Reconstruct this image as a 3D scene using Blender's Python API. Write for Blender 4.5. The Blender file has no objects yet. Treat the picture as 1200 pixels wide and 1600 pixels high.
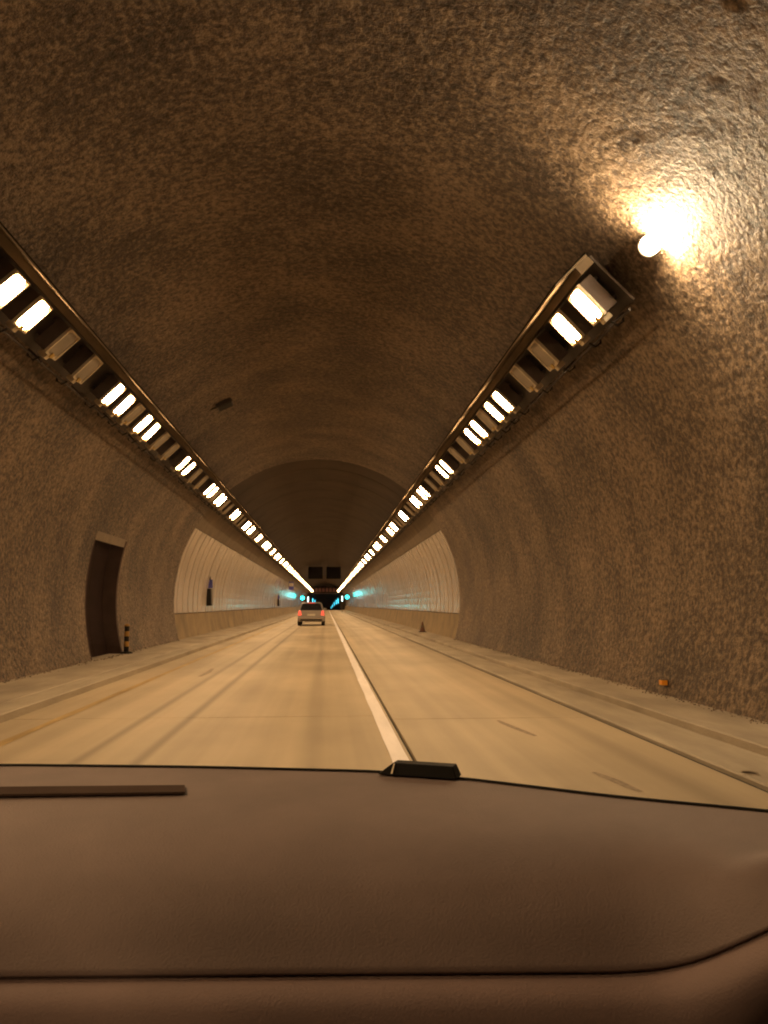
import bpy, bmesh, math, random
from mathutils import Vector, noise
from math import sin, cos, pi, radians, sqrt, asin
random.seed(7)
S = bpy.context.scene
COL = S.collection

# ------------------------------------------------------------------ camera
CAMZ = 1.35
cd = bpy.data.cameras.new('camera')
cd.sensor_fit = 'VERTICAL'; cd.sensor_height = 36.0; cd.lens = 36.0 * 1250 / 1600
cd.clip_start = 0.02; cd.clip_end = 4000
cam = bpy.data.objects.new('camera', cd); COL.objects.link(cam)
cam.location = (0, 0, CAMZ)
cam.rotation_euler = (radians(90 + 6.617), 0, radians(-4.09))
S.camera = cam
# ------------------------------------------------------------------ dusk sky beyond the far portal, no sun on the scene
w = bpy.data.worlds.new('World'); S.world = w; w.use_nodes = True
wn = w.node_tree; bgn = wn.nodes['Background']
sk = wn.nodes.new('ShaderNodeTexSky'); sk.sky_type = 'NISHITA'; sk.sun_disc = False
sk.sun_elevation = radians(-2.5); sk.sun_rotation = radians(180)
wn.links.new(sk.outputs[0], bgn.inputs[0]); bgn.inputs[1].default_value = 0.15
S.view_settings.view_transform = 'Standard'; S.view_settings.look = 'None'
S.view_settings.exposure = 0.55; S.view_settings.gamma = 1.0
S.cycles.filter_width = 2.0
S.cycles.max_bounces = 6; S.cycles.diffuse_bounces = 4; S.cycles.glossy_bounces = 3
S.cycles.transparent_max_bounces = 8
S.cycles.sample_clamp_indirect = 6.0; S.cycles.adaptive_threshold = 0.02
try: S.cycles.use_denoising = True; S.cycles.denoiser = 'OPENIMAGEDENOISE'
except Exception: pass

# ------------------------------------------------------------------ layout constants (metres; road z = 0, tunnel runs along +Y)
CX, CZ = -0.28, 1.54          # centre of the bore
R0, R1 = 5.2, 5.36            # rough bore, panelled bore
YR = 29.5                     # end of the rough section
YB = 212.0                    # end of the panelled section
YE = 700.0                    # far mouth
WALK = 0.10
KL, KR = -3.72, 3.27          # kerb lines
LAMP_L, LAMP_E = 84.0, (1.0, 0.62, 0.30)
def drop(y):
    if y < 170: return 0.0
    if y < 350: return -3e-5 * (y - 170) ** 2
    return -0.972 - 0.0108 * (y - 350)
def arc(s, r, a):             # s = -1 left wall, +1 right wall; a = angle above the bore centre
    return (CX + s * r * cos(a), CZ + r * sin(a))

# ------------------------------------------------------------------ materials
def mat(name, col, rough=0.7, metal=0.0, var=0.0, vscale=3.0, bump=0.0, bscale=40.0, col2=None, stretch=(1,1,1),
        emit=None, estr=0.0, spec=0.5, detail=5.0, bdist=0.02, rvar=0.0):
    m = bpy.data.materials.new(name); m.use_nodes = True
    nt = m.node_tree; b = nt.nodes['Principled BSDF']
    b.inputs['Base Color'].default_value = (*col, 1); b.inputs['Roughness'].default_value = rough
    b.inputs['Metallic'].default_value = metal; b.inputs['Specular IOR Level'].default_value = spec
    tc = nt.nodes.new('ShaderNodeTexCoord'); mp = nt.nodes.new('ShaderNodeMapping')
    mp.inputs['Scale'].default_value = stretch
    geo = nt.nodes.new('ShaderNodeNewGeometry'); nt.links.new(geo.outputs['Position'], mp.inputs[0])
    if var or col2:
        n = nt.nodes.new('ShaderNodeTexNoise'); n.inputs['Scale'].default_value = vscale; n.inputs['Detail'].default_value = detail
        n.inputs['Roughness'].default_value = 0.6
        nt.links.new(mp.outputs[0], n.inputs['Vector'])
        r = nt.nodes.new('ShaderNodeValToRGB'); r.color_ramp.elements[0].position = 0.3; r.color_ramp.elements[1].position = 0.7
        c2 = col2 or tuple(min(1, c * (1 + var)) for c in col)
        c1 = col if col2 else tuple(c * (1 - var) for c in col)
        r.color_ramp.elements[0].color = (*c1, 1); r.color_ramp.elements[1].color = (*c2, 1)
        nt.links.new(n.outputs['Fac'], r.inputs[0]); nt.links.new(r.outputs[0], b.inputs['Base Color'])
        if rvar:
            mr = nt.nodes.new('ShaderNodeMapRange'); mr.inputs['To Min'].default_value = rough - rvar; mr.inputs['To Max'].default_value = rough + rvar
            nt.links.new(n.outputs['Fac'], mr.inputs['Value']); nt.links.new(mr.outputs[0], b.inputs['Roughness'])
    if bump:
        n = nt.nodes.new('ShaderNodeTexNoise'); n.inputs['Scale'].default_value = bscale; n.inputs['Detail'].default_value = 4
        nt.links.new(mp.outputs[0], n.inputs['Vector'])
        bp = nt.nodes.new('ShaderNodeBump'); bp.inputs['Strength'].default_value = bump; bp.inputs['Distance'].default_value = bdist
        nt.links.new(n.outputs['Fac'], bp.inputs['Height']); nt.links.new(bp.outputs[0], b.inputs['Normal'])
    if emit:
        b.inputs['Emission Color'].default_value = (*emit, 1); b.inputs['Emission Strength'].default_value = estr
    return m

def mat_rock():
    m = mat('shotcrete', (0.27, 0.21, 0.14), rough=0.62, spec=0.55)
    nt = m.node_tree; b = nt.nodes['Principled BSDF']; geo = [n for n in nt.nodes if n.type == 'NEW_GEOMETRY'][0]
    L = nt.links
    def nz(scale, det, rg=0.6):
        n = nt.nodes.new('ShaderNodeTexNoise'); n.inputs['Scale'].default_value = scale; n.inputs['Detail'].default_value = det
        n.inputs['Roughness'].default_value = rg; L.new(geo.outputs['Position'], n.inputs['Vector']); return n
    big, mid, fine = nz(0.8, 5), nz(13, 4, 0.75), nz(40, 3)
    vo = nt.nodes.new('ShaderNodeTexVoronoi'); vo.inputs['Scale'].default_value = 16.0; L.new(geo.outputs['Position'], vo.inputs['Vector'])
    mx = nt.nodes.new('ShaderNodeMix'); mx.data_type = 'FLOAT'; mx.inputs[0].default_value = 0.8
    L.new(big.outputs['Fac'], mx.inputs[2]); L.new(mid.outputs['Fac'], mx.inputs[3])
    # seep stains running down the walls
    mp = nt.nodes.new('ShaderNodeMapping'); mp.inputs['Scale'].default_value = (.35, .55, .25); L.new(geo.outputs['Position'], mp.inputs[0])
    se = nt.nodes.new('ShaderNodeTexNoise'); se.inputs['Scale'].default_value = 1.4; se.inputs['Detail'].default_value = 5; L.new(mp.outputs[0], se.inputs['Vector'])
    sm = nt.nodes.new('ShaderNodeMapRange'); sm.inputs['From Min'].default_value = .35; sm.inputs['From Max'].default_value = .7; sm.inputs['To Min'].default_value = .035; sm.inputs['To Max'].default_value = -.045
    L.new(se.outputs['Fac'], sm.inputs['Value'])
    m0 = mx; mx = nt.nodes.new('ShaderNodeMath'); L.new(m0.outputs[0], mx.inputs[0]); L.new(sm.outputs[0], mx.inputs[1])
    r = nt.nodes.new('ShaderNodeValToRGB'); e = r.color_ramp.elements
    e[0].position = 0.40; e[0].color = (0.036, 0.0228, 0.0145, 1)
    e[1].position = 0.61; e[1].color = (0.265, 0.186, 0.118, 1)
    x = r.color_ramp.elements.new(0.5); x.color = (0.114, 0.0755, 0.046, 1)
    L.new(mx.outputs[0], r.inputs[0]); L.new(r.outputs[0], b.inputs['Base Color'])
    ad = nt.nodes.new('ShaderNodeMath'); ad.operation = 'MULTIPLY_ADD'; ad.inputs[1].default_value = 0.45
    L.new(fine.outputs['Fac'], ad.inputs[0]); L.new(mid.outputs['Fac'], ad.inputs[2])
    ad2 = nt.nodes.new('ShaderNodeMath'); ad2.operation = 'MULTIPLY_ADD'; ad2.inputs[1].default_value = -0.35
    L.new(vo.outputs['Distance'], ad2.inputs[0]); L.new(ad.outputs[0], ad2.inputs[2])
    bp = nt.nodes.new('ShaderNodeBump'); bp.inputs['Strength'].default_value = 0.85; bp.inputs['Distance'].default_value = 0.05
    L.new(ad2.outputs[0], bp.inputs['Height']); L.new(bp.outputs[0], b.inputs['Normal'])
    return m

def mat_road():
    m = mat('road_concrete', (0.42, 0.37, 0.29), rough=0.55, spec=0.4)
    nt = m.node_tree; b = nt.nodes['Principled BSDF']; geo = [n for n in nt.nodes if n.type == 'NEW_GEOMETRY'][0]; L = nt.links
    def nz(scale, st, det=5):
        mp = nt.nodes.new('ShaderNodeMapping'); mp.inputs['Scale'].default_value = st; L.new(geo.outputs['Position'], mp.inputs[0])
        n = nt.nodes.new('ShaderNodeTexNoise'); n.inputs['Scale'].default_value = scale; n.inputs['Detail'].default_value = det
        L.new(mp.outputs[0], n.inputs['Vector']); return n
    streak = nz(2.4, (1, 0.02, 1), 4); blot = nz(0.5, (1, 0.5, 1), 6); grit = nz(60, (1, 1, 1), 3)
    sep = nt.nodes.new('ShaderNodeSeparateXYZ'); L.new(geo.outputs['Position'], sep.inputs[0])
    # tyre-worn tracks along each lane: darker bands at fixed distances from the lane line
    tot = None
    for cx, wd in ((-2.15, 0.10), (-1.62, 0.10), (-0.15, 0.16), (1.35, 0.16), (2.75, 0.2)):
        su = nt.nodes.new('ShaderNodeMath'); su.operation = 'SUBTRACT'; su.inputs[1].default_value = cx; L.new(sep.outputs[0], su.inputs[0])
        ab = nt.nodes.new('ShaderNodeMath'); ab.operation = 'ABSOLUTE'; L.new(su.outputs[0], ab.inputs[0])
        mr = nt.nodes.new('ShaderNodeMapRange'); mr.interpolation_type = 'SMOOTHSTEP'
        mr.inputs['From Max'].default_value = wd; mr.inputs['To Min'].default_value = 0.45 if cx < -1 else 0.16; mr.inputs['To Max'].default_value = 0
        L.new(ab.outputs[0], mr.inputs['Value'])
        if tot is None: tot = mr
        else:
            ad = nt.nodes.new('ShaderNodeMath'); L.new(tot.outputs[0], ad.inputs[0]); L.new(mr.outputs[0], ad.inputs[1]); tot = ad
    mul = nt.nodes.new('ShaderNodeMath'); mul.operation = 'MULTIPLY'; L.new(tot.outputs[0], mul.inputs[0]); L.new(blot.outputs['Fac'], mul.inputs[1])
    mx = nt.nodes.new('ShaderNodeMix'); mx.data_type = 'FLOAT'; mx.inputs[0].default_value = 0.55
    L.new(streak.outputs['Fac'], mx.inputs[2]); L.new(blot.outputs['Fac'], mx.inputs[3])
    sb = nt.nodes.new('ShaderNodeMath'); sb.operation = 'SUBTRACT'; L.new(mx.outputs[0], sb.inputs[0]); L.new(mul.outputs[0], sb.inputs[1])
    r = nt.nodes.new('ShaderNodeValToRGB'); e = r.color_ramp.elements
    e[0].position = 0.2; e[0].color = (0.19, 0.155, 0.105, 1); e[1].position = 0.66; e[1].color = (0.53, 0.435, 0.30, 1)
    L.new(sb.outputs[0], r.inputs[0]); L.new(r.outputs[0], b.inputs['Base Color'])
    # fine transverse tining plus grit
    wv = nt.nodes.new('ShaderNodeTexWave'); wv.inputs['Scale'].default_value = 9; wv.bands_direction = 'Y'; wv.inputs['Distortion'].default_value = 0.6
    L.new(geo.outputs['Position'], wv.inputs['Vector'])
    ad = nt.nodes.new('ShaderNodeMath'); ad.operation = 'MULTIPLY_ADD'; ad.inputs[1].default_value = 0.4
    L.new(wv.outputs['Fac'], ad.inputs[0]); L.new(grit.outputs['Fac'], ad.inputs[2])
    bp = nt.nodes.new('ShaderNodeBump'); bp.inputs['Strength'].default_value = 0.25; bp.inputs['Distance'].default_value = 0.006
    L.new(ad.outputs[0], bp.inputs['Height']); L.new(bp.outputs[0], b.inputs['Normal'])
    return m

def mat_glass():
    m = bpy.data.materials.new('windshield_glass'); m.use_nodes = True; nt = m.node_tree; nt.nodes.clear()
    o = nt.nodes.new('ShaderNodeOutputMaterial'); t = nt.nodes.new('ShaderNodeBsdfTransparent'); g = nt.nodes.new('ShaderNodeBsdfGlossy')
    t.inputs[0].default_value = (0.95, 0.96, 0.95, 1); g.inputs['Roughness'].default_value = 0.03
    mx = nt.nodes.new('ShaderNodeMixShader'); mx.inputs[0].default_value = 0.045
    nt.links.new(t.outputs[0], mx.inputs[1]); nt.links.new(g.outputs[0], mx.inputs[2]); nt.links.new(mx.outputs[0], o.inputs[0])
    return m

M = {
 'rock': mat_rock(), 'road': mat_road(), 'glass': mat_glass(),
 'walk': mat('walkway_concrete', (0.37, 0.315, 0.24), 0.7, var=0.3, vscale=1.6, bump=0.4, bscale=50, stretch=(1, 0.35, 1)),
 'kerb': mat('kerb_concrete', (0.36, 0.31, 0.235), 0.65, var=0.25, vscale=2.2, bump=0.3, bscale=45, stretch=(1, 0.25, 1)),
 'joint': mat('joint_filler', (0.035, 0.028, 0.02), 0.8, var=0.3),
 'white': mat('white_road_paint', (0.85, 0.80, 0.80), 0.5, var=0.10, vscale=6, stretch=(1, .15, 1), bump=.2, bscale=60, bdist=.004),
 'yellow': mat('yellow_road_paint', (0.42, 0.29, 0.11), 0.55, var=0.35, vscale=5, stretch=(1, .15, 1)),
 'vault': mat('sooty_vault_concrete', (0.055, 0.036, 0.022), 0.85, var=0.3, vscale=0.7, bump=0.25, bscale=12),
 'shell': mat('dark_vault_backing', (0.035, 0.026, 0.018), 0.85, var=0.3),
 'frieze': mat('brown_wall_render', (0.15, 0.11, 0.07), 0.7, var=0.3, vscale=1.2, bump=0.2, bscale=20),
 'panel': mat('cream_enamel_panel', (0.54, 0.475, 0.425), 0.16, var=0.10, vscale=0.9, stretch=(1, 1, .4), spec=.5, rvar=.04),
 'plinth': mat('plinth_concrete', (0.23, 0.165, 0.085), 0.7, var=0.35, vscale=1.0, bump=0.2, bscale=25),
 'galv': mat('galvanised_steel', (0.60, 0.51, 0.37), 0.45, metal=0.2, var=0.2, vscale=9),
 'rail': mat('beige_painted_steel', (0.14, 0.108, 0.075), 0.95, spec=.0, var=0.22, vscale=3, stretch=(1, .4, 1)),
 'darkplate': mat('dark_steel', (0.045, 0.034, 0.028), 0.6, metal=0.2, var=0.3, vscale=5),
 'lens_on': mat('lit_lens', (0.8, 0.7, 0.55), 0.3, emit=LAMP_E, estr=LAMP_L),
 'soot': mat('soot_black_steel', (0.006, 0.005, 0.004), 1.0, var=.2, spec=0.0),
 'lens_off': mat('unlit_lens', (0.22, 0.18, 0.14), 0.3, var=.2),
 'boxsteel': mat('brown_black_steel', (0.07, 0.05, 0.042), 0.55, metal=0.2, var=0.25, vscale=6),
 'latch': mat('brass_latch', (0.45, 0.30, 0.07), 0.4, metal=0.6, var=.2),
 'door': mat('dark_red_brown_door', (0.022, 0.012, 0.010), 0.9, var=0.25, vscale=3, spec=.05),
 'jamb': mat('door_jamb', (0.055, 0.031, 0.024), 0.8, spec=.2, var=0.2, vscale=4),
 'lintel': mat('door_lintel', (0.18, 0.135, 0.09), 0.6, var=0.2, vscale=4),
 'black': mat('black_plastic', (0.008, 0.007, 0.006), 0.7, var=.2, spec=.2),
 'dash': mat('brown_dash_vinyl', (0.205, 0.155, 0.145), 0.7, var=0.10, vscale=7, bump=0.5, bscale=330, bdist=.0016, spec=.35),
 'dash2': mat('brown_dash_plastic', (0.23, 0.165, 0.155), 0.7, var=0.10, vscale=7, bump=0.5, bscale=360, bdist=.0014, spec=.35),
 'vent': mat('vent_plastic', (0.075, 0.05, 0.04), 0.95, var=.2, spec=.05),
 'liner': mat('roof_lining', (0.12, 0.10, 0.085), 0.9, var=.1),
 'carpaint': mat('silver_car_paint', (0.36, 0.33, 0.31), 0.3, metal=0.55, var=.05),
 'carglass': mat('car_window_glass', (0.012, 0.012, 0.014), 0.06, var=.1),
 'tyre': mat('tyre_rubber', (0.018, 0.017, 0.016), 0.85, var=.2),
 'rim': mat('alloy_rim', (0.4, 0.4, 0.4), 0.35, metal=0.8, var=.1),
 'tail': mat('red_tail_lamp', (0.5, 0.03, 0.02), 0.3, emit=(1.0, 0.10, 0.05), estr=1.0),
 'plate': mat('number_plate', (0.65, 0.6, 0.5), 0.5, var=.1),
 'green': mat('green_signal_lens', (0.05, 0.6, 0.55), 0.3, emit=(0.02, 0.95, 0.9), estr=9),
 'tube': mat('white_tube', (0.8, 0.9, 0.9), 0.3, emit=(0.65, 1.0, 1.0), estr=7),
 'cyan': mat('cyan_tube', (0.3, 0.8, 0.9), 0.3, emit=(0.08, 0.72, 0.95), estr=2.4),
 'blue': mat('blue_sign_face', (0.07, 0.08, 0.42), 0.4, var=.1),
 'orange': mat('orange_reflector', (0.85, 0.33, 0.02), 0.3, var=.1),
 'ypost': mat('yellow_post_paint', (0.36, 0.19, 0.03), 0.6, var=.4, vscale=8),
 'cone': mat('dull_orange_cone', (0.12, 0.045, 0.02), 0.6, var=.3, vscale=9),
 'redsign': mat('dull_red_characters', (0.085, 0.02, 0.012), 0.5, var=.2),
 'handle': mat('steel_handle', (0.35, 0.36, 0.5), 0.3, metal=.7, var=.1),
 'farwall': mat('far_wall_tiles', (0.05, 0.05, 0.055), 0.7, var=.25, vscale=.6),
 'farground': mat('dusk_ground', (0.10, 0.09, 0.07), 0.9, var=.3, vscale=.2),
}

# ------------------------------------------------------------------ mesh helpers
class MB:
    def __init__(s): s.v, s.f = [], []
    def add(s, vs, fs):
        o = len(s.v); s.v += [tuple(p) for p in vs]; s.f += [tuple(i + o for i in f) for f in fs]; return s
    def hexa(s, p):   # 8 points: bottom loop 0-3, top loop 4-7
        return s.add(p, [(3,2,1,0),(4,5,6,7),(0,1,5,4),(1,2,6,5),(2,3,7,6),(3,0,4,7)])
    def box(s, x0, x1, y0, y1, z0, z1):
        return s.hexa([(x0,y0,z0),(x1,y0,z0),(x1,y1,z0),(x0,y1,z0),(x0,y0,z1),(x1,y0,z1),(x1,y1,z1),(x0,y1,z1)])
    def obox(s, c, ax, h):   # centre, three axis vectors, half sizes
        c = Vector(c); a = [Vector(v) * k for v, k in zip(ax, h)]
        return s.hexa([c+a[0]*i+a[1]*j+a[2]*k for i, j, k in ((-1,-1,-1),(1,-1,-1),(1,1,-1),(-1,1,-1),(-1,-1,1),(1,-1,1),(1,1,1),(-1,1,1))])
    def tube(s, pts, r, n=8):
        pts = [Vector(p) for p in pts]; vs = []
        for i, p in enumerate(pts):
            d = (pts[min(i+1, len(pts)-1)] - pts[max(i-1, 0)]).normalized()
            u = d.orthogonal().normalized() if abs(d.y) < .9 else Vector((1,0,0)); u = (u - d*u.dot(d)).normalized(); v = d.cross(u)
            rr = r[i] if isinstance(r, (list, tuple)) else r
            vs += [p + (u*cos(2*pi*k/n) + v*sin(2*pi*k/n))*rr for k in range(n)]
        fs = [(i*n+k, i*n+(k+1)%n, (i+1)*n+(k+1)%n, (i+1)*n+k) for i in range(len(pts)-1) for k in range(n)]
        fs += [tuple(range(n))[::-1], tuple(range((len(pts)-1)*n, len(pts)*n))]
        return s.add(vs, fs)
    def sheet(s, rows):      # list of equal-length point rows
        n = len(rows[0]); vs = [p for r in rows for p in r]
        return s.add(vs, [(i*n+k, i*n+k+1, (i+1)*n+k+1, (i+1)*n+k) for i in range(len(rows)-1) for k in range(n-1)])
    def loft(s, prof, ys, closed=True):
        rows = [[(x, y, z + drop(y)) for x, z in prof] + ([(prof[0][0], y, prof[0][1] + drop(y))] if closed else []) for y in ys]
        s.sheet(rows)
        if closed:
            n = len(prof)
            for y, rev in ((ys[0], False), (ys[-1], True)):
                loop = list(range(n)); s.add([(x, y, z + drop(y)) for x, z in prof], [tuple(loop[::-1] if rev else loop)])
        return s
    def mesh(s, name):
        me = bpy.data.meshes.new(name); me.from_pydata(s.v, [], s.f); me.update(); return me
    def build(s, name, m, parent=None, smooth=False, bevel=0.0, loc=None, recalc=True):
        me = s.mesh(name)
        if recalc or bevel:
            b = bmesh.new(); b.from_mesh(me)
            bmesh.ops.remove_doubles(b, verts=b.verts, dist=1e-5)
            if recalc: bmesh.ops.recalc_face_normals(b, faces=b.faces)
            if bevel:
                ed = [e for e in b.edges if len(e.link_faces) == 2 and e.calc_face_angle(0) > 0.5]
                bmesh.ops.bevel(b, geom=ed, offset=bevel, segments=2, profile=0.6, affect='EDGES', clamp_overlap=True)
            b.to_mesh(me); b.free()
        if smooth: me.polygons.foreach_set('use_smooth', [True]*len(me.polygons))
        me.materials.append(M[m])
        return link(name, me, parent, loc)
def link(name, me, parent=None, loc=None):
    o = bpy.data.objects.new(name, me); COL.objects.link(o)
    if parent is not None: o.parent = parent
    if loc is not None: o.location = loc
    return o
def empty(name, loc=(0,0,0), rz=0):
    o = bpy.data.objects.new(name, None); COL.objects.link(o); o.location = loc; o.rotation_euler.z = rz; o.empty_display_size = .2; return o
def tag(o, label=None, cat=None, group=None, kind=None):
    if label: o['label'] = label
    if cat: o['category'] = cat
    if group: o['group'] = group
    if kind: o['kind'] = kind
    return o
def copy_tree(o, parent=None):
    c = o.copy(); COL.objects.link(c); c.parent = parent
    for ch in list(o.children): copy_tree(ch, c)
    return c
def frange(a, b, st):
    n = max(1, int(round((b - a) / st))); return [a + (b - a) * i / n for i in range(n + 1)]
YS_ALL = frange(-26, 170, 14) + frange(170, YE, 10)[1:]

# ------------------------------------------------------------------ road, slabs, markings, walkways
road = MB().sheet([[(KL - .02, y, drop(y) - .03), (KR + .02, y, drop(y) - .03)] for y in YS_ALL]).build('road', 'joint')
tag(road, 'pale worn concrete road running through the tunnel', kind='structure')
LJ = 0.775     # longitudinal joint beside the lane line
def slab(x0, x1, y0, y1):
    MB().box(x0, x1, y0 + .008, y1 - .008, -.2, 0).build('road_slab', 'road', road, bevel=.006)
ys = [-26, -8, 10, 28, 46, 64, 82, 100]
for a, b in zip(ys, ys[1:]): slab(KL, LJ - .012, a, b)
ys = [-26, -9, .4, 9.7, 19, 28.3, 37.6, 46.9, 56.2, 65.5, 74.8, 84.1, 100]
for a, b in zip(ys, ys[1:]): slab(LJ + .022, KR - .075, a, b)
far = MB()
for x0, x1 in ((KL, LJ - .012), (LJ + .022, KR - .075)):
    far.sheet([[(x0, y, drop(y)), (x1, y, drop(y))] for y in [100.008, 130, 150] + [y for y in YS_ALL if y >= 170]])
far.build('road_surface', 'road', road)
rng = random.Random(3)
def stripe(x, wdt, y0, y1, m, wob):
    yy = frange(y0, 60, .7) + [y for y in YS_ALL if 60 < y <= y1]; rows = []
    for y in yy:
        a = rng.uniform(-wob, wob); b = rng.uniform(-wob, wob)
        rows.append([(x - wdt/2 + a, y, drop(y) + .004), (x + wdt/2 + b, y, drop(y) + .004)])
    MB().sheet(rows).build('lane_line' if m == 'white' else 'edge_line', m, road)
stripe(0.655, .15, -26, 660, 'white', .006)
stripe(-3.16, .11, -26, 660, 'yellow', .01)
# repair marks and rubber scuffs on the right lane
def scuff(pts, wd):
    rows = []
    for i, (x, y) in enumerate(pts):
        k = wd * (0.35 + sin(pi * (i + .4) / len(pts)))
        rows.append([(x - k, y - k * .2, .003), (x + k, y + k * .2, .003)])
    MB().sheet(rows).build('scuff_mark', 'scuff', road)
M['scuff'] = mat('rubber_scuff', (0.24, 0.185, 0.125), 0.6, var=.4, vscale=14)
scuff([(2.02, 9.5), (2.03, 9.3), (2.07, 9.0), (2.13, 8.6), (2.17, 8.35)], .03)
scuff([(2.17, 6.55), (2.2, 6.4), (2.24, 6.2), (2.26, 6.0), (2.29, 5.85)], .03)
scuff([(-2.4, 17.5), (-2.35, 16.5), (-2.38, 15.6)], .04)

wl = arc(-1, R0 + .3, asin((WALK - CZ) / (R0 + .3)))[0]; wr = arc(1, R0 + .3, asin((WALK - CZ) / (R0 + .3)))[0]
for nm, x0, x1, m, lab in (('walkway', wl, KL - .42, 'walk', 'left raised concrete walkway beside the doorway'),
                           ('kerb', KL - .41, KL, 'kerb', 'left concrete kerb along the yellow edge line'),
                           ('shoulder', KR, KR + .62, 'kerb', 'right narrow pale concrete shoulder strip'),
                           ('walkway', KR + .628, wr, 'walk', 'right raised concrete walkway under the bare rough wall')):
    c = .012; H = .02 if nm == 'shoulder' else WALK
    o = MB().loft([(x0, -.25), (x1, -.25), (x1, H - c), (x1 - c, H), (x0 + c, H), (x0, H - c)], YS_ALL).build(nm, m)
    tag(o, lab, kind='structure')
# dark gutter slot along the right kerb and a stain where dirt has washed over the kerb
tag(MB().sheet([[(KR - .078, y, drop(y) - .022), (KR + .003, y, drop(y) - .022)] for y in YS_ALL]).build('gutter', 'joint'), 'dark gutter slot at the foot of the right kerb', kind='structure')
st = MB(); rs = random.Random(11)
for i in range(16):
    x, y = rs.uniform(KR + .02, KR + .5), 5.5 + rs.uniform(0, .9); r = rs.uniform(.02, .07)
    st.add([(x + r*cos(t)*rs.uniform(.6, 1.2), y + 1.6*r*sin(t)*rs.uniform(.6, 1.2), (.023 if x < KR + .55 else WALK + .003)) for t in [k*pi/4 for k in range(8)]], [tuple(range(8))])
so = st.build('dirt_stain', 'scuff'); tag(so, kind='stuff', label='dark dirt splashed over the right kerb near the car', cat='dirt')

# ------------------------------------------------------------------ rough bore
A_DOOR0, A_DOOR1 = asin((WALK - CZ) / R0), asin((2.95 - CZ) / R0)
DY0, DY1 = 18.8, 21.4
def hgt(x, y, z):
    v = Vector((x, y, z))
    a = noise.fractal(v * 0.9, 1.0, 2.0, 3) * .010
    b = noise.fractal(v * 3.6, 0.8, 2.1, 3) * .009
    c = noise.noise(v * 8.0) * .005 + noise.noise(v * 14.0) * .005
    return a + b + c
def rough_vault():
    a0 = asin((-.05 - CZ) / R0)
    na = 380
    angs = [a0 + (pi - 2*a0) * i / na for i in range(na + 1)]      # from right foot over the crown to left foot
    ys = [-26, -20, -14, -8, -4, -2, 0] + frange(0, 4, .25)[1:] + frange(4, DY0, .05)[1:] + frange(DY0, DY1, .06)[1:] + frange(DY1, YR, .07)[1:]
    # the left-wall angles of the door edges: angle from left = pi - a
    rows = []
    for y in ys:
        row = []
        for a in angs:
            x, z = CX + R0 * cos(a), CZ + R0 * sin(a)
            fade = 1.0
            al = pi - a
            if DY0 - .35 < y < DY1 + .35 and al < A_DOOR1 + .07:
                dy = max(DY0 - y, y - DY1, 0) / .35; da = max(al - A_DOOR1, 0) / .07; fade = min(1, max(dy, da))
            h = hgt(x, y, z) * fade
            r = R0 - h
            row.append((CX + r * cos(a), y, CZ + r * sin(a)))
        rows.append(row)
    n = len(angs); vs = [p for r in rows for p in r]; fs = []
    for i in range(len(ys) - 1):
        ym = (ys[i] + ys[i+1]) / 2
        for k in range(n - 1):
            al = pi - (angs[k] + angs[k+1]) / 2
            if DY0 < ym < DY1 and al < A_DOOR1: continue
            fs.append((i*n+k, i*n+k+1, (i+1)*n+k+1, (i+1)*n+k))
    # rim at the end of the rough lining
    last = (len(ys) - 1) * n; o = len(vs)
    vs += [(CX + (R0 + .5) * cos(a), YR + .02, CZ + (R0 + .5) * sin(a)) for a in angs]
    fs += [(last + k, last + k + 1, o + k + 1, o + k) for k in range(n - 1)]
    mb = MB().add(vs, fs)
    ob = mb.build('tunnel_vault', 'rock', smooth=True, recalc=False)
    return tag(ob, 'rough brown sprayed-concrete vault of the near tunnel section', kind='structure')
rough_vault()

# grit fallen along the foot of the rough walls
for s_, side in ((-1, 'left'), (1, 'right')):
    g = MB(); rg = random.Random(5 + s_); xw = arc(s_, R0, asin((WALK - CZ) / R0))[0]
    for i in range(900):
        y = rg.uniform(5, YR); d = abs(rg.gauss(0, .09)); r = rg.uniform(.006, .026) * (1 - min(.6, d)); x = xw - s_ * (d - .02)
        if s_ < 0 and DY0 < y < DY1: x += .1
        p = [(x + r*rg.uniform(.6, 1.3)*cos(a), y + r*rg.uniform(.6, 1.3)*sin(a), WALK - .002) for a in (0, 1.57, 3.14, 4.71)]
        g.add(p + [(x + r*rg.uniform(-.3, .3), y + r*rg.uniform(-.3, .3), WALK + r*rg.uniform(.6, 1.1))], [(0,1,4), (1,2,4), (2,3,4), (3,0,4)])
    tag(g.build('grit', 'rock', recalc=False), 'grit fallen along the foot of the rough %s wall' % side, 'grit', kind='stuff')

# ------------------------------------------------------------------ doorway in the left wall
dr = empty('doorway', (arc(-1, R0, 0)[0], (DY0 + DY1) / 2, WALK))
tag(dr, 'tall dark recessed doorway curving with the rough left wall', 'doorway')
def at_par(mb, name, m, par, **k):
    L = par.location; mb.v = [(x - L.x, y - L.y, z - L.z) for x, y, z in mb.v]; return mb.build(name, m, par, **k)
da = [A_DOOR0 - .02 + (A_DOOR1 + .012 - A_DOOR0 + .02) * i / 14 for i in range(15)]
def arcslab(mb, s, r0, r1, y0, y1, angs):
    rows = []
    for a in angs:
        p, q = arc(s, r0, a), arc(s, r1, a)
        rows.append([(p[0], y0, p[1]), (p[0], y1, p[1]), (q[0], y1, q[1]), (q[0], y0, q[1]), (p[0], y0, p[1])])
    mb.sheet(rows)
    for a, rev in ((angs[0], 0), (angs[-1], 1)):
        p, q = arc(s, r0, a), arc(s, r1, a); l = [(p[0], y0, p[1]), (p[0], y1, p[1]), (q[0], y1, q[1]), (q[0], y0, q[1])]
        mb.add(l, [(0,1,2,3)])
    return mb
ym = (DY0 + DY1) / 2
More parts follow.
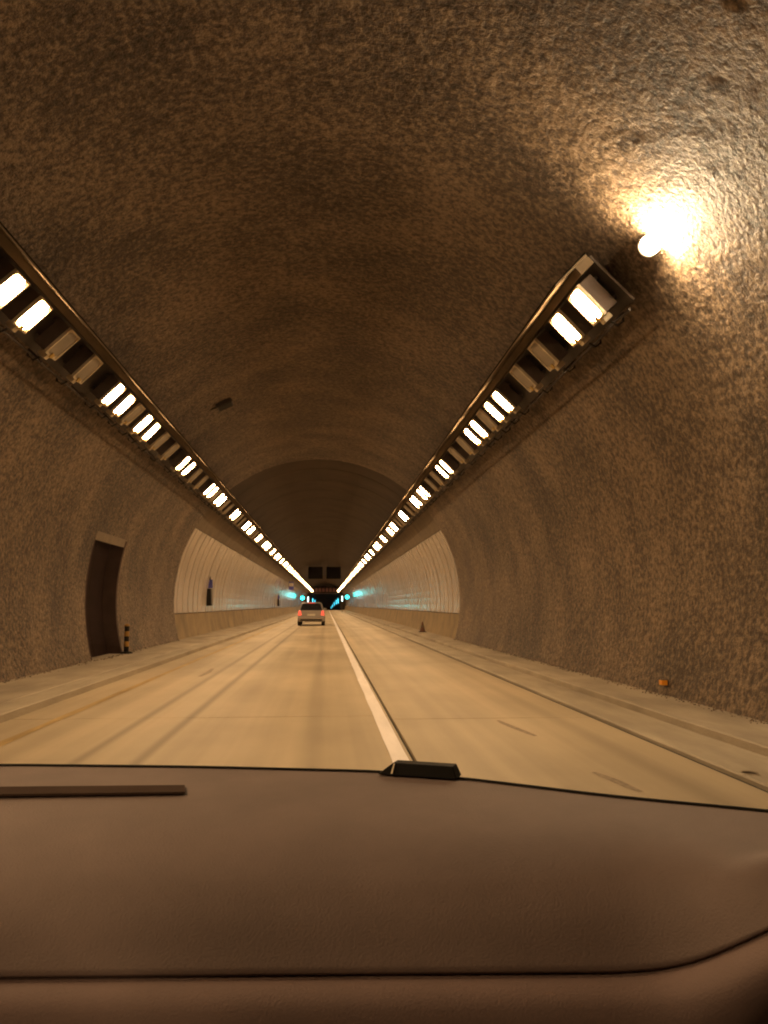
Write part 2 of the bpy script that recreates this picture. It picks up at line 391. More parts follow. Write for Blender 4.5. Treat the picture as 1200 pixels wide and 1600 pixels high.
for y0, y1 in ((DY0 + .02, ym - .006), (ym + .006, DY1 - .12)):
    leaf = at_par(arcslab(MB(), -1, R0 + .30, R0 + .36, y0, y1, da), 'door_leaf', 'door', dr)
    hy = y1 - .16 if y1 < ym else y0 + .14
    hx, hz = arc(-1, R0 + .30, -.06)
    if y1 > ym:
        h = at_par(MB().tube([(hx, hy, hz - .14), (hx + .06, hy, hz - .14), (hx + .06, hy, hz + .14), (hx, hy, hz + .14)], .016), 'handle', 'handle', leaf)
at_par(arcslab(MB(), -1, R0 - .015, R0 + .40, DY1 - .03, DY1 + .10, da), 'door_jamb', 'jamb', dr, bevel=.01)
at_par(arcslab(MB(), -1, R0 - .004, R0 + .40, DY0 - .06, DY0 + .015, da), 'door_jamb', 'jamb', dr, bevel=.01)
at_par(arcslab(MB(), -1, R0 - .006, R0 + .42, DY0 - .06, DY1 + .10, [A_DOOR1 - .022, A_DOOR1, A_DOOR1 + .018]), 'lintel', 'lintel', dr, bevel=.008)
# banded post on the walkway at the far jamb
def bollard():
    x, y = arc(-1, R0, A_DOOR0)[0] + .12, DY1 + .0
    t = empty('warning_post', (x, y, WALK)); tag(t, 'short yellow and black banded post at the foot of the doorway', 'post')
    MB().tube([(0,0,0),(0,0,.03),(0,0,.05)], [.16,.16,.09], 12).build('base', 'black', t)
    for i in range(5):
        z0 = .05 + i*.13; MB().tube([(0,0,z0),(0,0,z0+.13)], .065 if i % 2 else .06, 12).build('band', 'black' if i % 2 == 0 else 'ypost', t)
    MB().tube([(0,0,.70),(0,0,.74),(0,0,.76)], [.07,.06,.02], 12).build('cap', 'ypost', t)
bollard()

# ------------------------------------------------------------------ panelled bore: vault rings, frieze, panels, plinth
A_PT = asin((CAMZ + 2.85 - CZ) / (R1 - .03)); A_PB = asin((1.03 - CZ) / (R1 - .03)); A_FT = radians(47)
A_W = asin((-.02 - CZ) / (R1 + .1))
ysb = frange(YR, 170, 10) + frange(170, YB, 6)[1:]
shell = MB().loft([(CX + (R1 + .1) * cos(a), CZ + (R1 + .1) * sin(a)) for a in [A_W + (pi - 2*A_W) * i / 48 for i in range(49)]], ysb, closed=False).build('tunnel_shell', 'shell', smooth=True, recalc=False)
tag(shell, 'dark shell behind the lining of the far tunnel section', kind='structure')
# crown rings, one object per 3 m ring
ring_me = None; y = YR + .03; i = 0
while y < YB - 3:
    if ring_me is None:
        an = [A_FT + (pi - 2*A_FT) * k / 24 for k in range(25)]
        mb = MB(); rows = []
        for a in an:
            i0, o0 = (R1, R1 + .09)
            rows.append([(CX + i0*cos(a), 0, CZ + i0*sin(a)), (CX + i0*cos(a), 2.94, CZ + i0*sin(a)), (CX + o0*cos(a), 2.94, CZ + o0*sin(a)), (CX + o0*cos(a), 0, CZ + o0*sin(a)), (CX + i0*cos(a), 0, CZ + i0*sin(a))])
        mb.sheet(rows); o = mb.build('vault_ring', 'vault', shell, loc=(0, y, drop(y))); ring_me = o.data
    else: o = link('vault_ring', ring_me, shell, (0, y, drop(y)))
    y += 3.0
PW = 1.2
for s, side in ((-1, 'left'), (1, 'right')):
    # frieze band between panels and lamps
    fr = MB().loft([arc(s, R1, A_PT + .004 + (A_FT - A_PT - .008) * k / 8) for k in range(9)], ysb, closed=False).build('upper_wall', 'frieze', shell, smooth=True, recalc=True)
    # plinth wall
    base = arc(s, R1 - .12, A_PB)
    pf = [arc(s, R1 - .14, asin((z - CZ) / (R1 - .14))) for z in (-.02, .25, .5, .75, 1.0)] + [arc(s, R1 + .05, A_PB - .004)]
    pl = MB().loft(pf, ysb, closed=False).build('plinth_wall', 'plinth')
    tag(pl, 'low brown plinth wall under the %s cream panels' % side, kind='structure')
    me = None; y = YR + .12; wall = MB()
    wall = MB().loft([arc(s, R1 + .06, A_PB + (A_PT - A_PB) * k / 8) for k in range(9)], ysb, closed=False).build('tunnel_wall', 'shell', smooth=True)
    tag(wall, '%s wall of the far section clad in glossy cream panels' % side, kind='structure')
    n = 0
    while y < 165:
        if me is None:
            mb = MB(); rows = []
            for k in range(11):
                a = A_PB + (A_PT - A_PB) * k / 10; p = arc(s, R1 - .03, a); q = arc(s, R1 + .03, a)
                c = .012
                rows.append([(q[0], 0, q[1]), (p[0] + (q[0]-p[0])*.3, 0, p[1] + (q[1]-p[1])*.3), (p[0], c, p[1]), (p[0], PW - .15 - c, p[1]), (p[0] + (q[0]-p[0])*.3, PW - .15, p[1] + (q[1]-p[1])*.3), (q[0], PW - .15, q[1])])
            mb.sheet(rows); o = mb.build('wall_panel', 'panel', wall, loc=(0, y, 0)); me = o.data
        else: o = link('wall_panel', me, wall, (0, y, 0))
        o.location.x = s * random.uniform(-.006, .006); o.rotation_euler.z = random.uniform(-.0025, .0025)
        y += PW; n += 1
    MB().loft([arc(s, R1 - .03, A_PB + (A_PT - A_PB) * k / 8) for k in range(9)], [y] + [q for q in ysb if q > y + 1], closed=False).build('wall_cladding', 'panel', wall, smooth=True)

# ------------------------------------------------------------------ far box section, header and dusk beyond
yf = [q for q in frange(YB, YE, 12)]
W2, H2 = 3.9, 4.3
box = MB().loft([(CX - W2, -.1), (CX - W2, H2), (CX + W2, H2), (CX + W2, -.1)], yf, closed=False).build('far_tunnel', 'farwall')
tag(box, 'dark low box section of the tunnel beyond the lamps', kind='structure')
hd = MB(); zb = drop(YB)
arcpts = [(CX + (R1 + .2) * cos(a), CZ + (R1 + .2) * sin(a)) for a in [A_W + (pi - 2*A_W) * i / 40 for i in range(41)]]
inner = []
for x, z in arcpts:      # push outline to the opening rectangle
    t = max(abs(x - CX) / W2, z / H2 if z > 0 else 0, 1e-6); 
    inner.append((CX + (x - CX) / t if abs(x - CX) / W2 >= (z / H2) else CX + (x - CX) * H2 / max(z, .01), H2 if z / H2 > abs(x - CX) / W2 else max(z * W2 / abs(x - CX), -.1)))
hd.sheet([[(x, YB, z + zb) for x, z in arcpts], [(x, YB, z + zb) for x, z in inner], [(x, YB + .8, z + zb) for x, z in inner]])
tag(hd.build('tunnel_header', 'shell'), 'dark end wall where the tunnel narrows', kind='structure')
gd = drop(YE) - .3
tag(MB().sheet([[(-600, YE - .2, gd), (600, YE - .2, gd)], [(-600, 2500, gd - 40), (600, 2500, gd - 40)]]).build('ground', 'farground'), 'dim ground outside the far tunnel mouth', kind='structure')

# ------------------------------------------------------------------ lamp rows
AL = radians(45.0)
def lamp_frame(s):
    n = Vector((-s * cos(AL), 0, -sin(AL)))           # facing into the bore
    t = Vector((-s * sin(AL), 0, cos(AL)))            # towards the crown
    return t, Vector((0, 1, 0)), n
RL = 4.62
LPOS = {s: Vector((*[arc(s, RL, AL)[0]], 0, arc(s, RL, AL)[1])) for s in (-1, 1)}
OFFS = [0, .185, .445, .717, 1.055, 1.225, 1.39, 1.57, 1.74, 1.965, 2.235]
ON = {0, 1, 4, 5, 7, 8}; PER = 10.9; U = PER / 2.605; Y0L = 8.75
def make_lamp(s, on):
    t, y, n = lamp_frame(s); e = empty('tunnel_lamp')
    MB().obox(-n * .10, (t, y, n), (.225, .185, .095)).build('housing', 'boxsteel', e, bevel=.012)
    fr = MB()
    for a, b, c in ((t * .218, (.012, .19, .02), 0), (t * -.218, (.012, .19, .02), 0), (y * .18, (.206, .012, .02), 0), (y * -.18, (.206, .012, .02), 0)):
        fr.obox(a + n * .012, (t, y, n), b)
    fr.build('bezel', 'galv', e)
    mb = MB()
    corners = [(.205, .085), (.14, .165), (-.14, .165), (-.205, .085), (-.205, -.085), (-.14, -.165), (.14, -.165), (.205, -.085)]
    mb.add([t * a + y * b + n * .022 for a, b in corners], [tuple(range(8))])
    MB().add([t * a + y * b + n * .012 for a, b in ((.206, .168), (-.206, .168), (-.206, -.168), (.206, -.168))], [(0, 1, 2, 3)]).build('reflector', 'galv', e)
    lo = mb.build('lens', 'lens_on' if on else 'lens_off', e)
    # make the lens face the bore
    me = lo.data
    if me.polygons[len(me.polygons)-1].normal.dot(n) < 0: me.flip_normals()
    MB().obox(-t * .265 - n * .05, (t, y, n), (.035, .05, .06)).build('junction_box', 'galv', e, bevel=.008)
    MB().obox(-t * .205 + n * .037, (t, y, n), (.035, .04, .006)).build('latch', 'latch', e)
    for q in (-.15, .15): MB().obox(-n * .22 + t * q, (t, y, n), (.02, .13, .045)).build('mount', 'darkplate', e)
    MB().tube([-t * .33 - n * .05 - y * .03, -t * .42 - n * .07 - y * .04, -t * .43 - n * .18, -t * .37 - n * .25 + y * .05], .013, 6).build('cable', 'black', e)
    return e
ORD = 'first second third fourth fifth sixth seventh eighth ninth tenth eleventh twelfth thirteenth fourteenth fifteenth sixteenth seventeenth eighteenth nineteenth'.split()
for tens, tie in (('twenty', 'twentieth'), ('thirty', 'thirtieth'), ('forty', 'fortieth'), ('fifty', 'fiftieth'), ('sixty', 'sixtieth'), ('seventy', 'seventieth'), ('eighty', 'eightieth')):
    ORD += [tie] + ['%s-%s' % (tens, o_) for o_ in ORD[:9]]
M['lens_on'].cycles.emission_sampling = 'FRONT'
M['globe'] = mat('white_hot_globe', (.8, .8, .8), .4, emit=(1.0, .72, .42), estr=620)
M['globe'].cycles.emission_sampling = 'FRONT'
for s, side in ((-1, 'left'), (1, 'right')):
    proto = {}; cnt = {True: 0, False: 0}; far_on = MB(); far_off = MB(); t, yv, n = lamp_frame(s)
    k = -2 if s < 0 else 0
    while True:
        base = Y0L + k * PER
        if base > YB - 2: break
        for i, of in enumerate(OFFS):
            yy = base + of * U; on = i in ON
            if yy > YB - 1.5 or (yy < 8 and not on): continue
            loc = LPOS[s] + Vector((0, yy, drop(yy)))
            if yy > 132:
                (far_on if on else far_off).add([loc + t * a + yv * b + n * .022 for a, b in ((.19, .12), (-.19, .12), (-.19, -.12), (.19, -.12))][::s], [(0, 1, 2, 3)]); far_off.obox(loc - n * .1, (t, yv, n), (.27, .155, .09))
                continue
            if on not in proto: o = proto[on] = make_lamp(s, on)
            else: o = copy_tree(proto[on])
            o.location = loc; o.rotation_euler = (random.uniform(-.012, .012), random.uniform(-.03, .03), random.uniform(-.02, .02))
            st = 'lit' if on else 'unlit'
            g = '%s floodlights of the %s lamp row' % (st, side)
            if yy < 8: lab = 'lit floodlight of the left row above and behind the camera' if on else 'unlit floodlight of the left row above and behind the camera'
            else:
                c = cnt[on]; cnt[on] += 1
                if on: d = 'glaring warm white floodlight'
                else: d = 'unlit floodlight with pale end plate'
                if c < len(ORD): lab = '%s, %s %s from the near end, %s row' % (d, ORD[c], st, side)
                else: lab = 'tiny distant %s floodlight far down the %s lamp row' % (st, side)
            tag(o, lab, 'lamp', g)
        k += 1
    ob = far_on.build('distant_lamps', 'lens_on', recalc=False); tag(ob, 'row of lit lamps merging at the far end of the %s row' % side, 'lamps', kind='stuff')
    ob = far_off.build('distant_lamp_housings', 'galv', recalc=True); tag(ob, 'merged far lamp housings at the end of the %s row' % side, 'lamps', kind='stuff')
    # the rail that carries the row
    ya = -26 if s < 0 else 8.45
    yr = [q for q in frange(ya, 170, 12)] + frange(170, YB - .5, 6)[1:]
    rl = empty('lamp_rail', (LPOS[s].x, ya, LPOS[s].z)); tag(rl, 'beige steel rail carrying the %s lamp row along the vault' % side, 'rail')
    def rel(mb, name, m, **kk): return at_par(mb, name, m, rl, **kk)
    def sec(pts): return [((LPOS[s] + t * a + n * b).x, (LPOS[s] + t * a + n * b).z) for a, b in pts]
    rel(MB().loft(sec([(-.34, -.27), (.36, -.27), (.36, -.30), (-.34, -.30)]), yr), 'back_plate', 'darkplate')
    rel(MB().loft(sec([(.275, -.265), (.275, -.06), (.375, -.06), (.375, -.265)]), yr), 'channel', 'rail')
    rel(MB().loft(sec([(.379, -.262), (.379, .25), (.397, .25), (.41, -.262)]), yr), 'channel_lip', 'rail')
    rel(MB().loft(sec([(.413, -.27), (.400, .255), (.412, .255), (.43, -.27)]), yr), 'cover_strip', 'soot')
    rel(MB().loft(sec([(-.385 + .018 * cos(q), -.16 + .018 * sin(q)) for q in [j * pi / 4 for j in range(8)]]), yr), 'conduit', 'darkplate')
    br = None; yb = ya + .4
    while yb < 132:
        c = LPOS[s] + Vector((0, yb, 0)) - Vector((rl.location.x, ya, rl.location.z))
        if br is None:
            mb = MB().obox(-n * .38 + t * .3, (t, yv, n), (.03, .03, .085)).obox(-n * .38 - t * .3, (t, yv, n), (.03, .03, .085)).obox(-n * .16 - t * .36, (t, yv, n), (.012, .04, .13))
            o = mb.build('bracket', 'darkplate', rl, loc=c); br = o.data
        else: link('bracket', br, rl, c)
        yb += PER / 6

# bare globe lamp added to make the hot spot on the rough right wall
t, yv, n = lamp_frame(1)
fl = empty('hot_spot_lamp', (CX + R0 * cos(radians(44.4)), 7.75, CZ + R0 * sin(radians(44.4))))
tag(fl, 'round lamp added for the white hot spot on the rough right wall', 'lamp')
MB().tube([-n * .06, n * .02, n * .03], [.07, .07, .05], 12).build('lamp_base', 'galv', fl); MB().tube([n * .02, n * .05], .022, 8).build('lamp_stem', 'galv', fl)
gl = MB(); rows = []
for i in range(9):
    a = pi * i / 8
    rows.append([n * (.14 - .10 * cos(a)) + (t * cos(2*pi*k/16) + yv * sin(2*pi*k/16)) * (.10 * sin(a) + 1e-4) for k in range(17)])
gl.sheet(rows).build('globe', 'globe', fl, smooth=True)
# hood added to keep the globe's light off the rail end
rows = []
for i in range(7):
    a = radians(3 + 60 * i / 6)
    rows.append([n * .14 + (yv * cos(a) + (n * cos(b) + t * sin(b)) * sin(a)) * .118 for b in [2*pi*k/20 for k in range(21)]])
rows += [[p + (p - n * .14).normalized() * .008 for p in r] for r in rows[::-1]]
MB().sheet(rows).build('light_shield', 'soot', fl, smooth=True)

# ------------------------------------------------------------------ small things on the walls
def wall_frame(s, a, r):
    x, z = arc(s, r, a); n = Vector((-s * cos(a), 0, -sin(a))); t = Vector((-s * sin(a), 0, cos(a))); return Vector((x, 0, z)), t, n
def phone(y, z, lab, hs=1.0):
    a = asin((z - CZ) / (R1 - .03)); p, t, n = wall_frame(-1, a, R1 - .035); Y = Vector((0, 1, 0))
    e = empty('emergency_cabinet', p + Vector((0, y, 0))); tag(e, lab, 'cabinet', 'emergency cabinets on the left wall')
    MB().obox(t * .40 * hs + n * .11, (t, Y, n), (.40 * hs, .26, .11)).build('cabinet_body', 'black', e, bevel=.02)
    MB().obox(t * .42 * hs + n * .225, (t, Y, n), (.34 * hs, .21, .008)).build('cabinet_door', 'darkplate', e)
    MB().obox(t * 1.02 * hs + n * .14, (t, n, Y), (.20, .14, .015)).build('blue_sign', 'blue', e)
    MB().obox(t * 1.02 * hs + n * .03, (t, n, Y), (.03, .03, .03)).obox(t * 1.3 * hs + n * .1, (t, n, Y), (.08, .10, .10)).build('lamp_head', 'darkplate', e, bevel=.02)
    MB().tube([t * .8 * hs + n * .05, t * 1.3 * hs + n * .05], .022, 8).build('stem', 'black', e)
phone(38.4, 1.30, 'dark emergency cabinet with blue side sign, the nearer one on left panels')
phone(93.0, 1.20, 'small dark emergency cabinet further down the left panels', 1.0)
def hang_sign():
    p, t, n = wall_frame(-1, radians(33), R1 - .6); e = empty('hanging_sign', p + Vector((0, 98, 0))); tag(e, 'small blue sign hanging beneath the left lamp row', 'sign')
    MB().box(-.3, .3, -.03, .03, -.95, 0).build('sign_board', 'blue', e, bevel=.01)
    MB().box(-.25, .25, -.036, -.031, -.55, -.15).build('sign_symbol', 'plate', e)
    MB().tube([(-.2,0,0),(-.32,0,.45)], .02).build('hanger', 'darkplate', e); MB().tube([(.2,0,0),(.1,0,.75)], .02).build('hanger', 'darkplate', e)
hang_sign()
# junction plate on the rough vault, cone on the right walkway, reflector
p = Vector((-2.53, 19.28, 6.23)); nn = (Vector((CX, 19.28, CZ)) - p).normalized(); tt = Vector((nn.z, 0, -nn.x))
jb = empty('ceiling_box', p); tag(jb, 'small dark junction box fixed to the rough vault', 'box')
MB().obox(nn * .03, (tt, Vector((0,1,0)), nn), (.20, .22, .06)).build('box_body', 'darkplate', jb, bevel=.015)
MB().obox(nn * .095, (tt, Vector((0,1,0)), nn), (.17, .19, .006)).build('box_lid', 'black', jb)
MB().tube([tt * .18 + nn * .03, tt * .5 - nn * .0], .018).build('conduit_stub', 'darkplate', jb)
cn = empty('traffic_cone', (4.42, 37.0, WALK)); tag(cn, 'small dull orange traffic cone on the right walkway', 'cone')
MB().box(-.17, .17, -.17, .17, 0, .03).build('cone_base', 'black', cn, bevel=.01)
MB().tube([(0,0,.03),(0,0,.30),(0,0,.46),(0,0,.47)], [.125,.065,.03,.02], 14).build('cone_body', 'cone', cn, smooth=False)
MB().tube([(0,0,.22),(0,0,.32)], [.089,.066], 14).build('cone_band', 'rail', cn)
x, z = arc(1, R0, asin((.27 - CZ) / R0))
rf = empty('wall_reflector', (x - .06, 11.1, z)); tag(rf, 'small orange reflector low on the right rough wall', 'reflector')
MB().box(-.02, .06, -.045, .045, -.04, .04).build('backing', 'darkplate', rf, bevel=.008)
MB().box(-.032, -.021, -.038, .038, -.033, .033).build('reflector_face', 'orange', rf)
MB().box(-.032, .05, -.057, -.046, -.034, .034).build('reflector_face', 'orange', rf)
# vent boxes under the crown
for s, lab in ((-1, 'left of two dark louvred boxes hanging from the far vault crown'), (1, 'right of two dark louvred boxes hanging from the far vault crown')):
    e = empty('ventilation_box', (CX + .0 + s * 1.18, 105, 4.75)); tag(e, lab, 'ventilation box', 'dark boxes under the vault crown')
    MB().box(-.95, .95, 0, 1.4, 0, 1.55).build('box_casing', 'soot', e, bevel=.04)
    MB().box(-.86, .86, -.02, -.004, .1, 1.45).build('grille_back', 'soot', e)
    for k in range(7):
        z = .18 + k * .19; MB().hexa([(-.84,-.10,z),(.84,-.10,z),(.84,-.02,z+.06),(-.84,-.02,z+.06),(-.84,-.10,z+.02),(.84,-.10,z+.02),(.84,-.02,z+.08),(-.84,-.02,z+.08)]).build('louvre', 'soot', e)
    for x in (-.7, .7): MB().tube([(x, .7, 1.53), (x, .7, 2.05 if x * s > 0 else 2.15)], .03).build('hanger_rod', 'darkplate', e)
# message sign hung before the header
e = empty('message_sign', (CX, 196, 4.15 + drop(196))); tag(e, 'dark overhead message sign with a dull red character row', 'sign')
MB().box(-3.0, 3.0, 0, .5, 0, 1.7).build('sign_case', 'soot', e, bevel=.05)
for k in range(6): MB().box(-2.5 + k*.86, -2.5 + k*.86 + .6, -.03, -.004, .35, 1.3).build('character_block', 'redsign', e)
for x in (-2.3, 2.3): MB().tube([(x, .25, 1.69), (x, .25, 2.2)], .06).build('hanger_rod', 'darkplate', e)
# lane signals with white tube lamps beside them
for s, xg, zg, xt, zt in ((-1, -4.45, 2.60, -3.45, 2.35), (1, 3.85, 2.80, 2.95, 2.50)):
    side = 'left' if s < 0 else 'right'
    e = empty('lane_signal', (xg, 150, zg)); tag(e, 'glowing cyan green lane signal far down the %s wall' % side, 'signal', 'green lane signals')
    MB().box(-.42, .42, .02, .3, -.5, .5).build('signal_case', 'black', e, bevel=.03)
    MB().tube([(0, .02, 0), (0, -.03, 0)], .33, 20).build('signal_lens', 'green', e)
    MB().tube([(0, -.16, .36), (0, .02, .36)], .05, 8).build('visor', 'black', e)
    MB().box(*( (-1.0, -.40) if s < 0 else (.40, 1.0)), .1, .2, -.06, .06).build('wall_arm', 'darkplate', e)
    e = empty('tube_lamp', (xt, 152, WALK if abs(xt) > 3.5 else 0)); tag(e, 'upright white tube lamp beside the %s green signal' % side, 'lamp', 'white tube lamps')
    if abs(xt) <= 3.5: e.location.z = .0
    MB().tube([(0, 0, zt - .45), (0, 0, zt + .45)], .07, 10).build('tube', 'tube', e)
    MB().tube([(0, .16, 0), (0, .16, zt + .5)], .05, 8).build('post', 'darkplate', e)
    MB().box(-.06, .06, -.06, .2, zt + .45, zt + .5).build('cap', 'black', e)
    MB().box(-.06, .06, -.06, .2, zt - .5, zt - .45).build('lamp_foot', 'black', e)
# cyan upright tubes along the far box section
for s, side in ((-1, 'left'), (1, 'right')):
    proto = None
    for k in range(5):
        y = 222 + k * 30 + k * k * 12; loc = (CX + s * (W2 - .42), y, drop(y) + 2.5)
        if proto is None:
            o = proto = empty('cyan_lamp'); MB().box(-.09, .09, -.08, .08, -.7, .7).build('tube', 'cyan', o, bevel=.03); MB().box(*((-.42, -.092) if s < 0 else (.092, .42)), -.1, .1, -.8, .8).build('backing', 'black', o)
        else: o = copy_tree(proto)
        o.location = loc; tag(o, 'far cyan lamp, %s from the header on the %s wall of the dark section' % (ORD[k], side), 'lamp', 'cyan lamps of the dark section')

# ------------------------------------------------------------------ car ahead
def car():
    e = empty('car', (-.98, 52.5, 0)); tag(e, 'silver hatchback driving ahead in the left lane with red tail lamps', 'car')
    W = .88
    def body_row(y, zs, ws): return [(-w_, y, z) for z, w_ in zip(zs, ws)] + [(w_, y, z) for z, w_ in zip(zs[::-1], ws[::-1])]
    stn = [(0.0, (.30, .50, .78, .96, .98), .93), (.12, (.27, .48, .80, 1.0, 1.02), .985), (.8, (.24, .46, .80, 1.0, 1.03), 1.0), (2.2, (.22, .46, .80, .97, 1.0), 1.0), (3.2, (.22, .46, .78, .93, .97), .99), (4.0, (.25, .46, .70, .84, .88), .95), (4.25, (.32, .46, .60, .70, .72), .84)]
    rows = [body_row(y, z, [W * k * q for q in (.93, 1.0, 1.0, .955, .88)]) for y, z, k in stn]
    rows = [r + [r[0]] for r in rows]
    mb = MB().sheet(rows); n = len(rows[0]) - 1
    mb.add(rows[0][:-1], [tuple(range(n))]); mb.add(rows[-1][:-1], [tuple(range(n))])
    mb.build('body', 'carpaint', e, smooth=False, bevel=.015)
    g = [(.10, 1.0, .80), (.42, 1.44, .63), (.75, 1.52, .61), (1.6, 1.53, .61), (2.15, 1.46, .63), (3.05, .98, .78)]
    rows = [[(-W * .9 if False else -w_ - (.02), y, z), (w_ + .02, y, z)] for y, z, w_ in g]
    # cabin: side glass plus roof
    rf = MB(); top = [(y, z, w_) for y, z, w_ in g[1:5]]
    rf.sheet([[(-w_ - .03, y, z - .06), (-w_ * .85, y, z), (w_ * .85, y, z), (w_ + .03, y, z - .06)] for y, z, w_ in top]); rf.build('roof', 'carpaint', e, smooth=True)
    for sx in (-1, 1):
        MB().sheet([[(sx * .80, .14, .99), (sx * .655, .44, 1.40)], [(sx * .80, .9, 1.01), (sx * .635, .8, 1.46)], [(sx * .80, 1.9, .99), (sx * .635, 1.7, 1.47)], [(sx * .79, 2.95, .97), (sx * .66, 2.15, 1.41)]]).build('side_window', 'carglass', e)
        MB().hexa([(sx*.80,.08,.98),(sx*.71,.08,.98),(sx*.72,.16,.98),(sx*.82,.16,.98),(sx*.665,.40,1.44),(sx*.59,.40,1.44),(sx*.60,.48,1.44),(sx*.68,.48,1.44)]).build('rear_pillar', 'carpaint', e)
        tl = MB().hexa([(sx*.85,-.03,.66),(sx*.62,-.045,.68),(sx*.62,.12,.68),(sx*.865,.16,.66),(sx*.80,-.01,.97),(sx*.68,-.02,.97),(sx*.68,.10,.97),(sx*.82,.14,.97)]).build('tail_light', 'tail', e, bevel=.01)
        MB().box(*sorted((sx*.80, sx*.98)), 2.62, 2.74, 1.0, 1.13).build('mirror', 'carpaint', e, bevel=.03)
        for y in (.72, 3.35):
            wheel = MB().tube([(sx*.66, y, .31), (sx*.68, y, .31), (sx*.86, y, .31), (sx*.885, y, .31)], [.29, .315, .315, .29], 20).build('wheel', 'tyre', e)
            MB().tube([(sx*.87, y, .31), (sx*.893, y, .31)], .19, 16).build('rim', 'rim', wheel)
    MB().hexa([(-.71,.055,1.0),(.71,.055,1.0),(.71,.11,1.0),(-.71,.11,1.0),(-.585,.385,1.40),(.585,.385,1.40),(.585,.44,1.40),(-.585,.44,1.40)]).build('rear_window', 'carglass', e, bevel=.01)
    MB().sheet([[(-.76, 3.0, .97), (.76, 3.0, .97)], [(-.62, 2.18, 1.45), (.62, 2.18, 1.45)]]).build('windscreen', 'carglass', e)
    MB().hexa([(-.84,-.09,.33),(.84,-.09,.33),(.86,.16,.30),(-.86,.16,.30),(-.86,-.11,.55),(.86,-.11,.55),(.875,.16,.57),(-.875,.16,.57)]).build('bumper', 'carpaint', e, bevel=.03)
    MB().box(-.7, .7, -.118, -.09, .34, .42).build('bumper_trim', 'black', e)
    MB().box(-.26, .26, -.03, -.01, .64, .76).build('number_plate', 'plate', e)
    MB().box(-.22, .22, .36, .40, 1.455, 1.485).build('brake_light', 'tail', e)
car()

# ------------------------------------------------------------------ the car the photograph is taken from
me_car = empty('car_interior', (0, .9, .3)); tag(me_car, 'brown moulded dashboard and windshield of the car the view is from', 'dashboard')
def interp(x, pts):
    if x <= pts[0][0]: return pts[0][1]
    for (a, b), (c, d) in zip(pts, pts[1:]):
        if x <= c:
            u = (x - a) / (c - a); return b + (d - b) * u
    return pts[-1][1]
def smooth_interp(x, pts, r=.05):
    return sum(interp(x + r * q, pts) for q in (-1, -.6, -.2, .2, .6, 1)) / 6
EDGE = [(-1.0, 1.50), (-.577, 1.511), (-.233, 1.469), (.10, 1.405), (.222, 1.345), (.43, 1.20), (.61, 1.105), (.78, 1.0), (1.0, .86)]
CREASE_Y = [(-1.0, .965), (-.35, .955), (.07, .933), (.34, .918), (.39, .905), (.424, .88), (.464, .851), (.52, .83), (1.0, .80)]
CREASE_Z = [(-1.0, .938), (-.35, .94), (.07, .94), (.34, .94), (.39, .95), (.424, .972), (.464, 1.012), (.52, 1.045), (.6, 1.055), (1.0, 1.055)]
xs = frange(-.98, .88, .012)
def dash_z(v):   # 0 at the windshield, 1 at the crease: fraction of the fall
    return [(0, 0.0), (.2, .015), (.4, .06), (.55, .13), (.7, .27), (.82, .46), (.92, .72), (1.0, 1.0)]
vs_ = frange(0, 1, .02)
rows = []
for v in vs_:
    row = []
    for x in xs:
        ye = smooth_interp(x, EDGE); yc = smooth_interp(x, CREASE_Y, .03); zc = smooth_interp(x, CREASE_Z, .03)
        zt = 1.065
        # quick forward travel, late fall: a padded, rolled front edge
        y = ye + (yc - ye) * (1 - (1 - v) ** 1.25)
        z = zt + (zc - zt) * smooth_interp(v, dash_z(v), .06)
        # raised pod at the right end
        q = math.exp(-((x - .53) / .065) ** 2 - ((y - .905) / .028) ** 2); z += .012 * q
        row.append((x, y, z))
    rows.append(row)
# roll the front edge under
last = rows[-1]
rows.append([(x, y + .003, z - .004) for x, y, z in last]); rows.append([(x, y + .03, z - .006) for x, y, z in last])
at_par(MB().sheet(rows), 'dash_pad', 'dash', me_car, smooth=True)
rows2 = []
for dy, dz in ((.05, -.009), (.012, -.0075), (-.020, -.007), (-.032, -.014), (-.040, -.022), (-.044, -.045), (-.042, -.10), (-.035, -.16), (-.02, -.26), (.05, -.36)):
    row = []
    for x, y, z in last:
        k = max(0, min(1, (x - .36) / .12)); k = k * k * (3 - 2 * k)
        row.append((x, y + dy * (1 - .2 * k) + (k * .10 if dz < -.15 else k * .06 * min(1, max(0, -dz - .03) / .1)), z + dz))
    rows2.append(row)
at_par(MB().sheet(rows2), 'lower_dash', 'dash2', me_car, smooth=True)
# defroster slot
vt = MB(); zt = 1.067
v = at_par(MB().hexa([(-.95,1.292,zt-.004),(-.213,1.282,zt-.004),(-.222,1.330,zt-.004),(-.96,1.352,zt-.004),(-.95,1.292,zt-.0008),(-.213,1.282,zt-.0008),(-.222,1.330,zt-.0008),(-.96,1.352,zt-.0008)]), 'defroster_vent', 'vent', me_car)
# seal along the windshield base
at_par(MB().tube([(x, smooth_interp(x, EDGE) + .004, 1.065) for x in frange(-.95, .85, .03)], .0038, 8), 'windshield_seal', 'black', me_car, smooth=True)
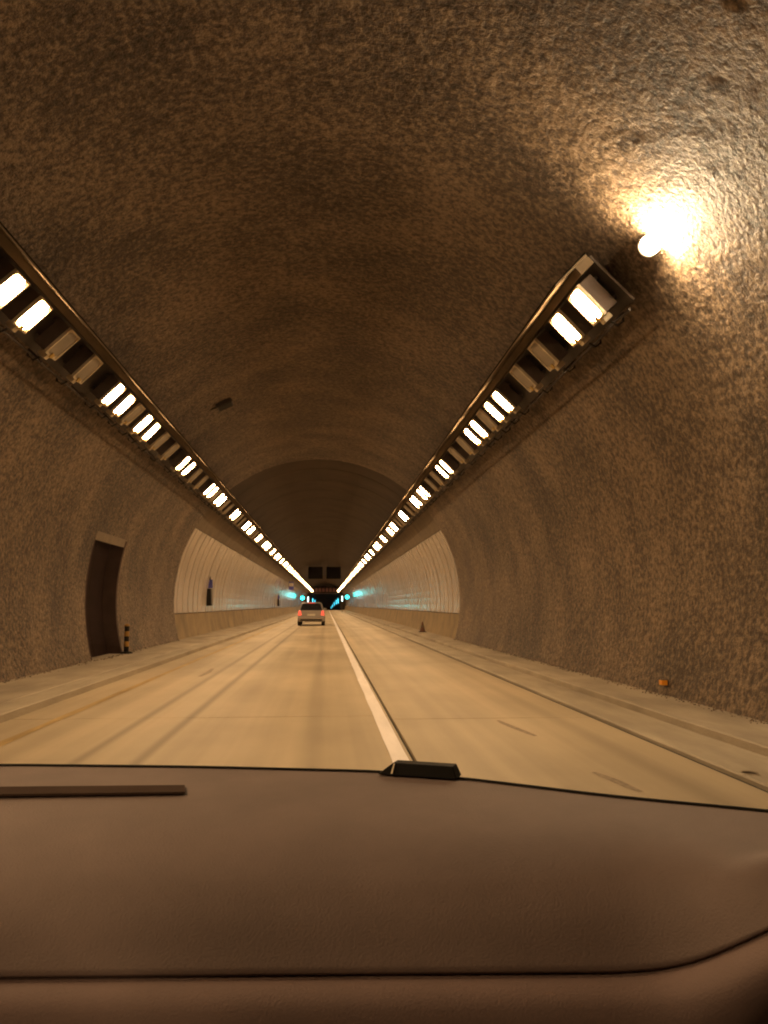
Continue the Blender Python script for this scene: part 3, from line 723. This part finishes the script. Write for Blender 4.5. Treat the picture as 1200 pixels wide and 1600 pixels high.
# windshield and roof
wb = [(x, smooth_interp(x, EDGE) + .012, 1.060) for x in frange(-.95, .85, .05)]
wt = [(x * .86, .20 - .10 * (x / .9) ** 2, 1.72) for x in frange(-.95, .85, .05)]
rows = []
for k in range(9):
    u = k / 8; rows.append([(a[0] + (b[0] - a[0]) * u, a[1] + (b[1] - a[1]) * u + .06 * sin(pi * u), a[2] + (b[2] - a[2]) * u + .05 * sin(pi * u)) for a, b in zip(wb, wt)])
at_par(MB().sheet(rows), 'windshield', 'glass', me_car, smooth=True)
rf = []
for y, z in ((.17, 1.725), (.0, 1.74), (-.6, 1.76), (-1.6, 1.70), (-2.4, 1.5)):
    rf.append([(-.40 + (x * .86 + .40), y - (.10 * (x / .9) ** 2 if y > .1 else 0), z - .05 * (x / .9) ** 2) for x in frange(-.95, .85, .1)])
at_par(MB().sheet(rf), 'roof', 'liner', me_car, smooth=True)
for sx, xb, xt in ((-1, -.96, -.83), (1, .86, .75)):
    at_par(MB().tube([(xb, smooth_interp(xb, EDGE), 1.05), ((xb+xt)/2 , .80, 1.42), (xt, .14, 1.70)], .035, 8), 'pillar', 'liner', me_car, smooth=True)
    at_par(MB().sheet([[(xb, 1.3, .3), (xb, 1.3, 1.05)], [(xb, -1.6, .3), (xb, -1.6, 1.08)]]), 'door_panel', 'liner', me_car)
at_par(MB().sheet([[(-.95, 1.4, .28), (.86, 1.4, .28)], [(-.95, -1.8, .28), (.86, -1.8, .28)]]), 'floor', 'liner', me_car)
at_par(MB().box(-.9, .82, -.75, -.6, .3, 1.25), 'seat_back', 'liner', me_car, bevel=.05)
# small black box at the foot of the windshield
bx = empty('dash_box', (.16, 1.375, 1.067)); tag(bx, 'small black sloped box at the windshield edge of the dashboard', 'box'); bx.rotation_euler.z = radians(-22)
MB().hexa([(-.070,-.02,0),(.066,-.02,0),(.066,.02,0),(-.070,.02,0),(-.045,-.012,.019),(.058,-.012,.019),(.058,.016,.019),(-.045,.016,.019)]).build('box_body', 'black', bx, bevel=.002)
MB().hexa([(-.046,-.0225,.003),(-.043,-.0225,.003),(-.043,-.0205,.003),(-.046,-.0205,.003),(-.043,-.015,.018),(-.041,-.015,.018),(-.041,-.0125,.018),(-.043,-.0125,.018)]).build('edge_trim', 'galv', bx)
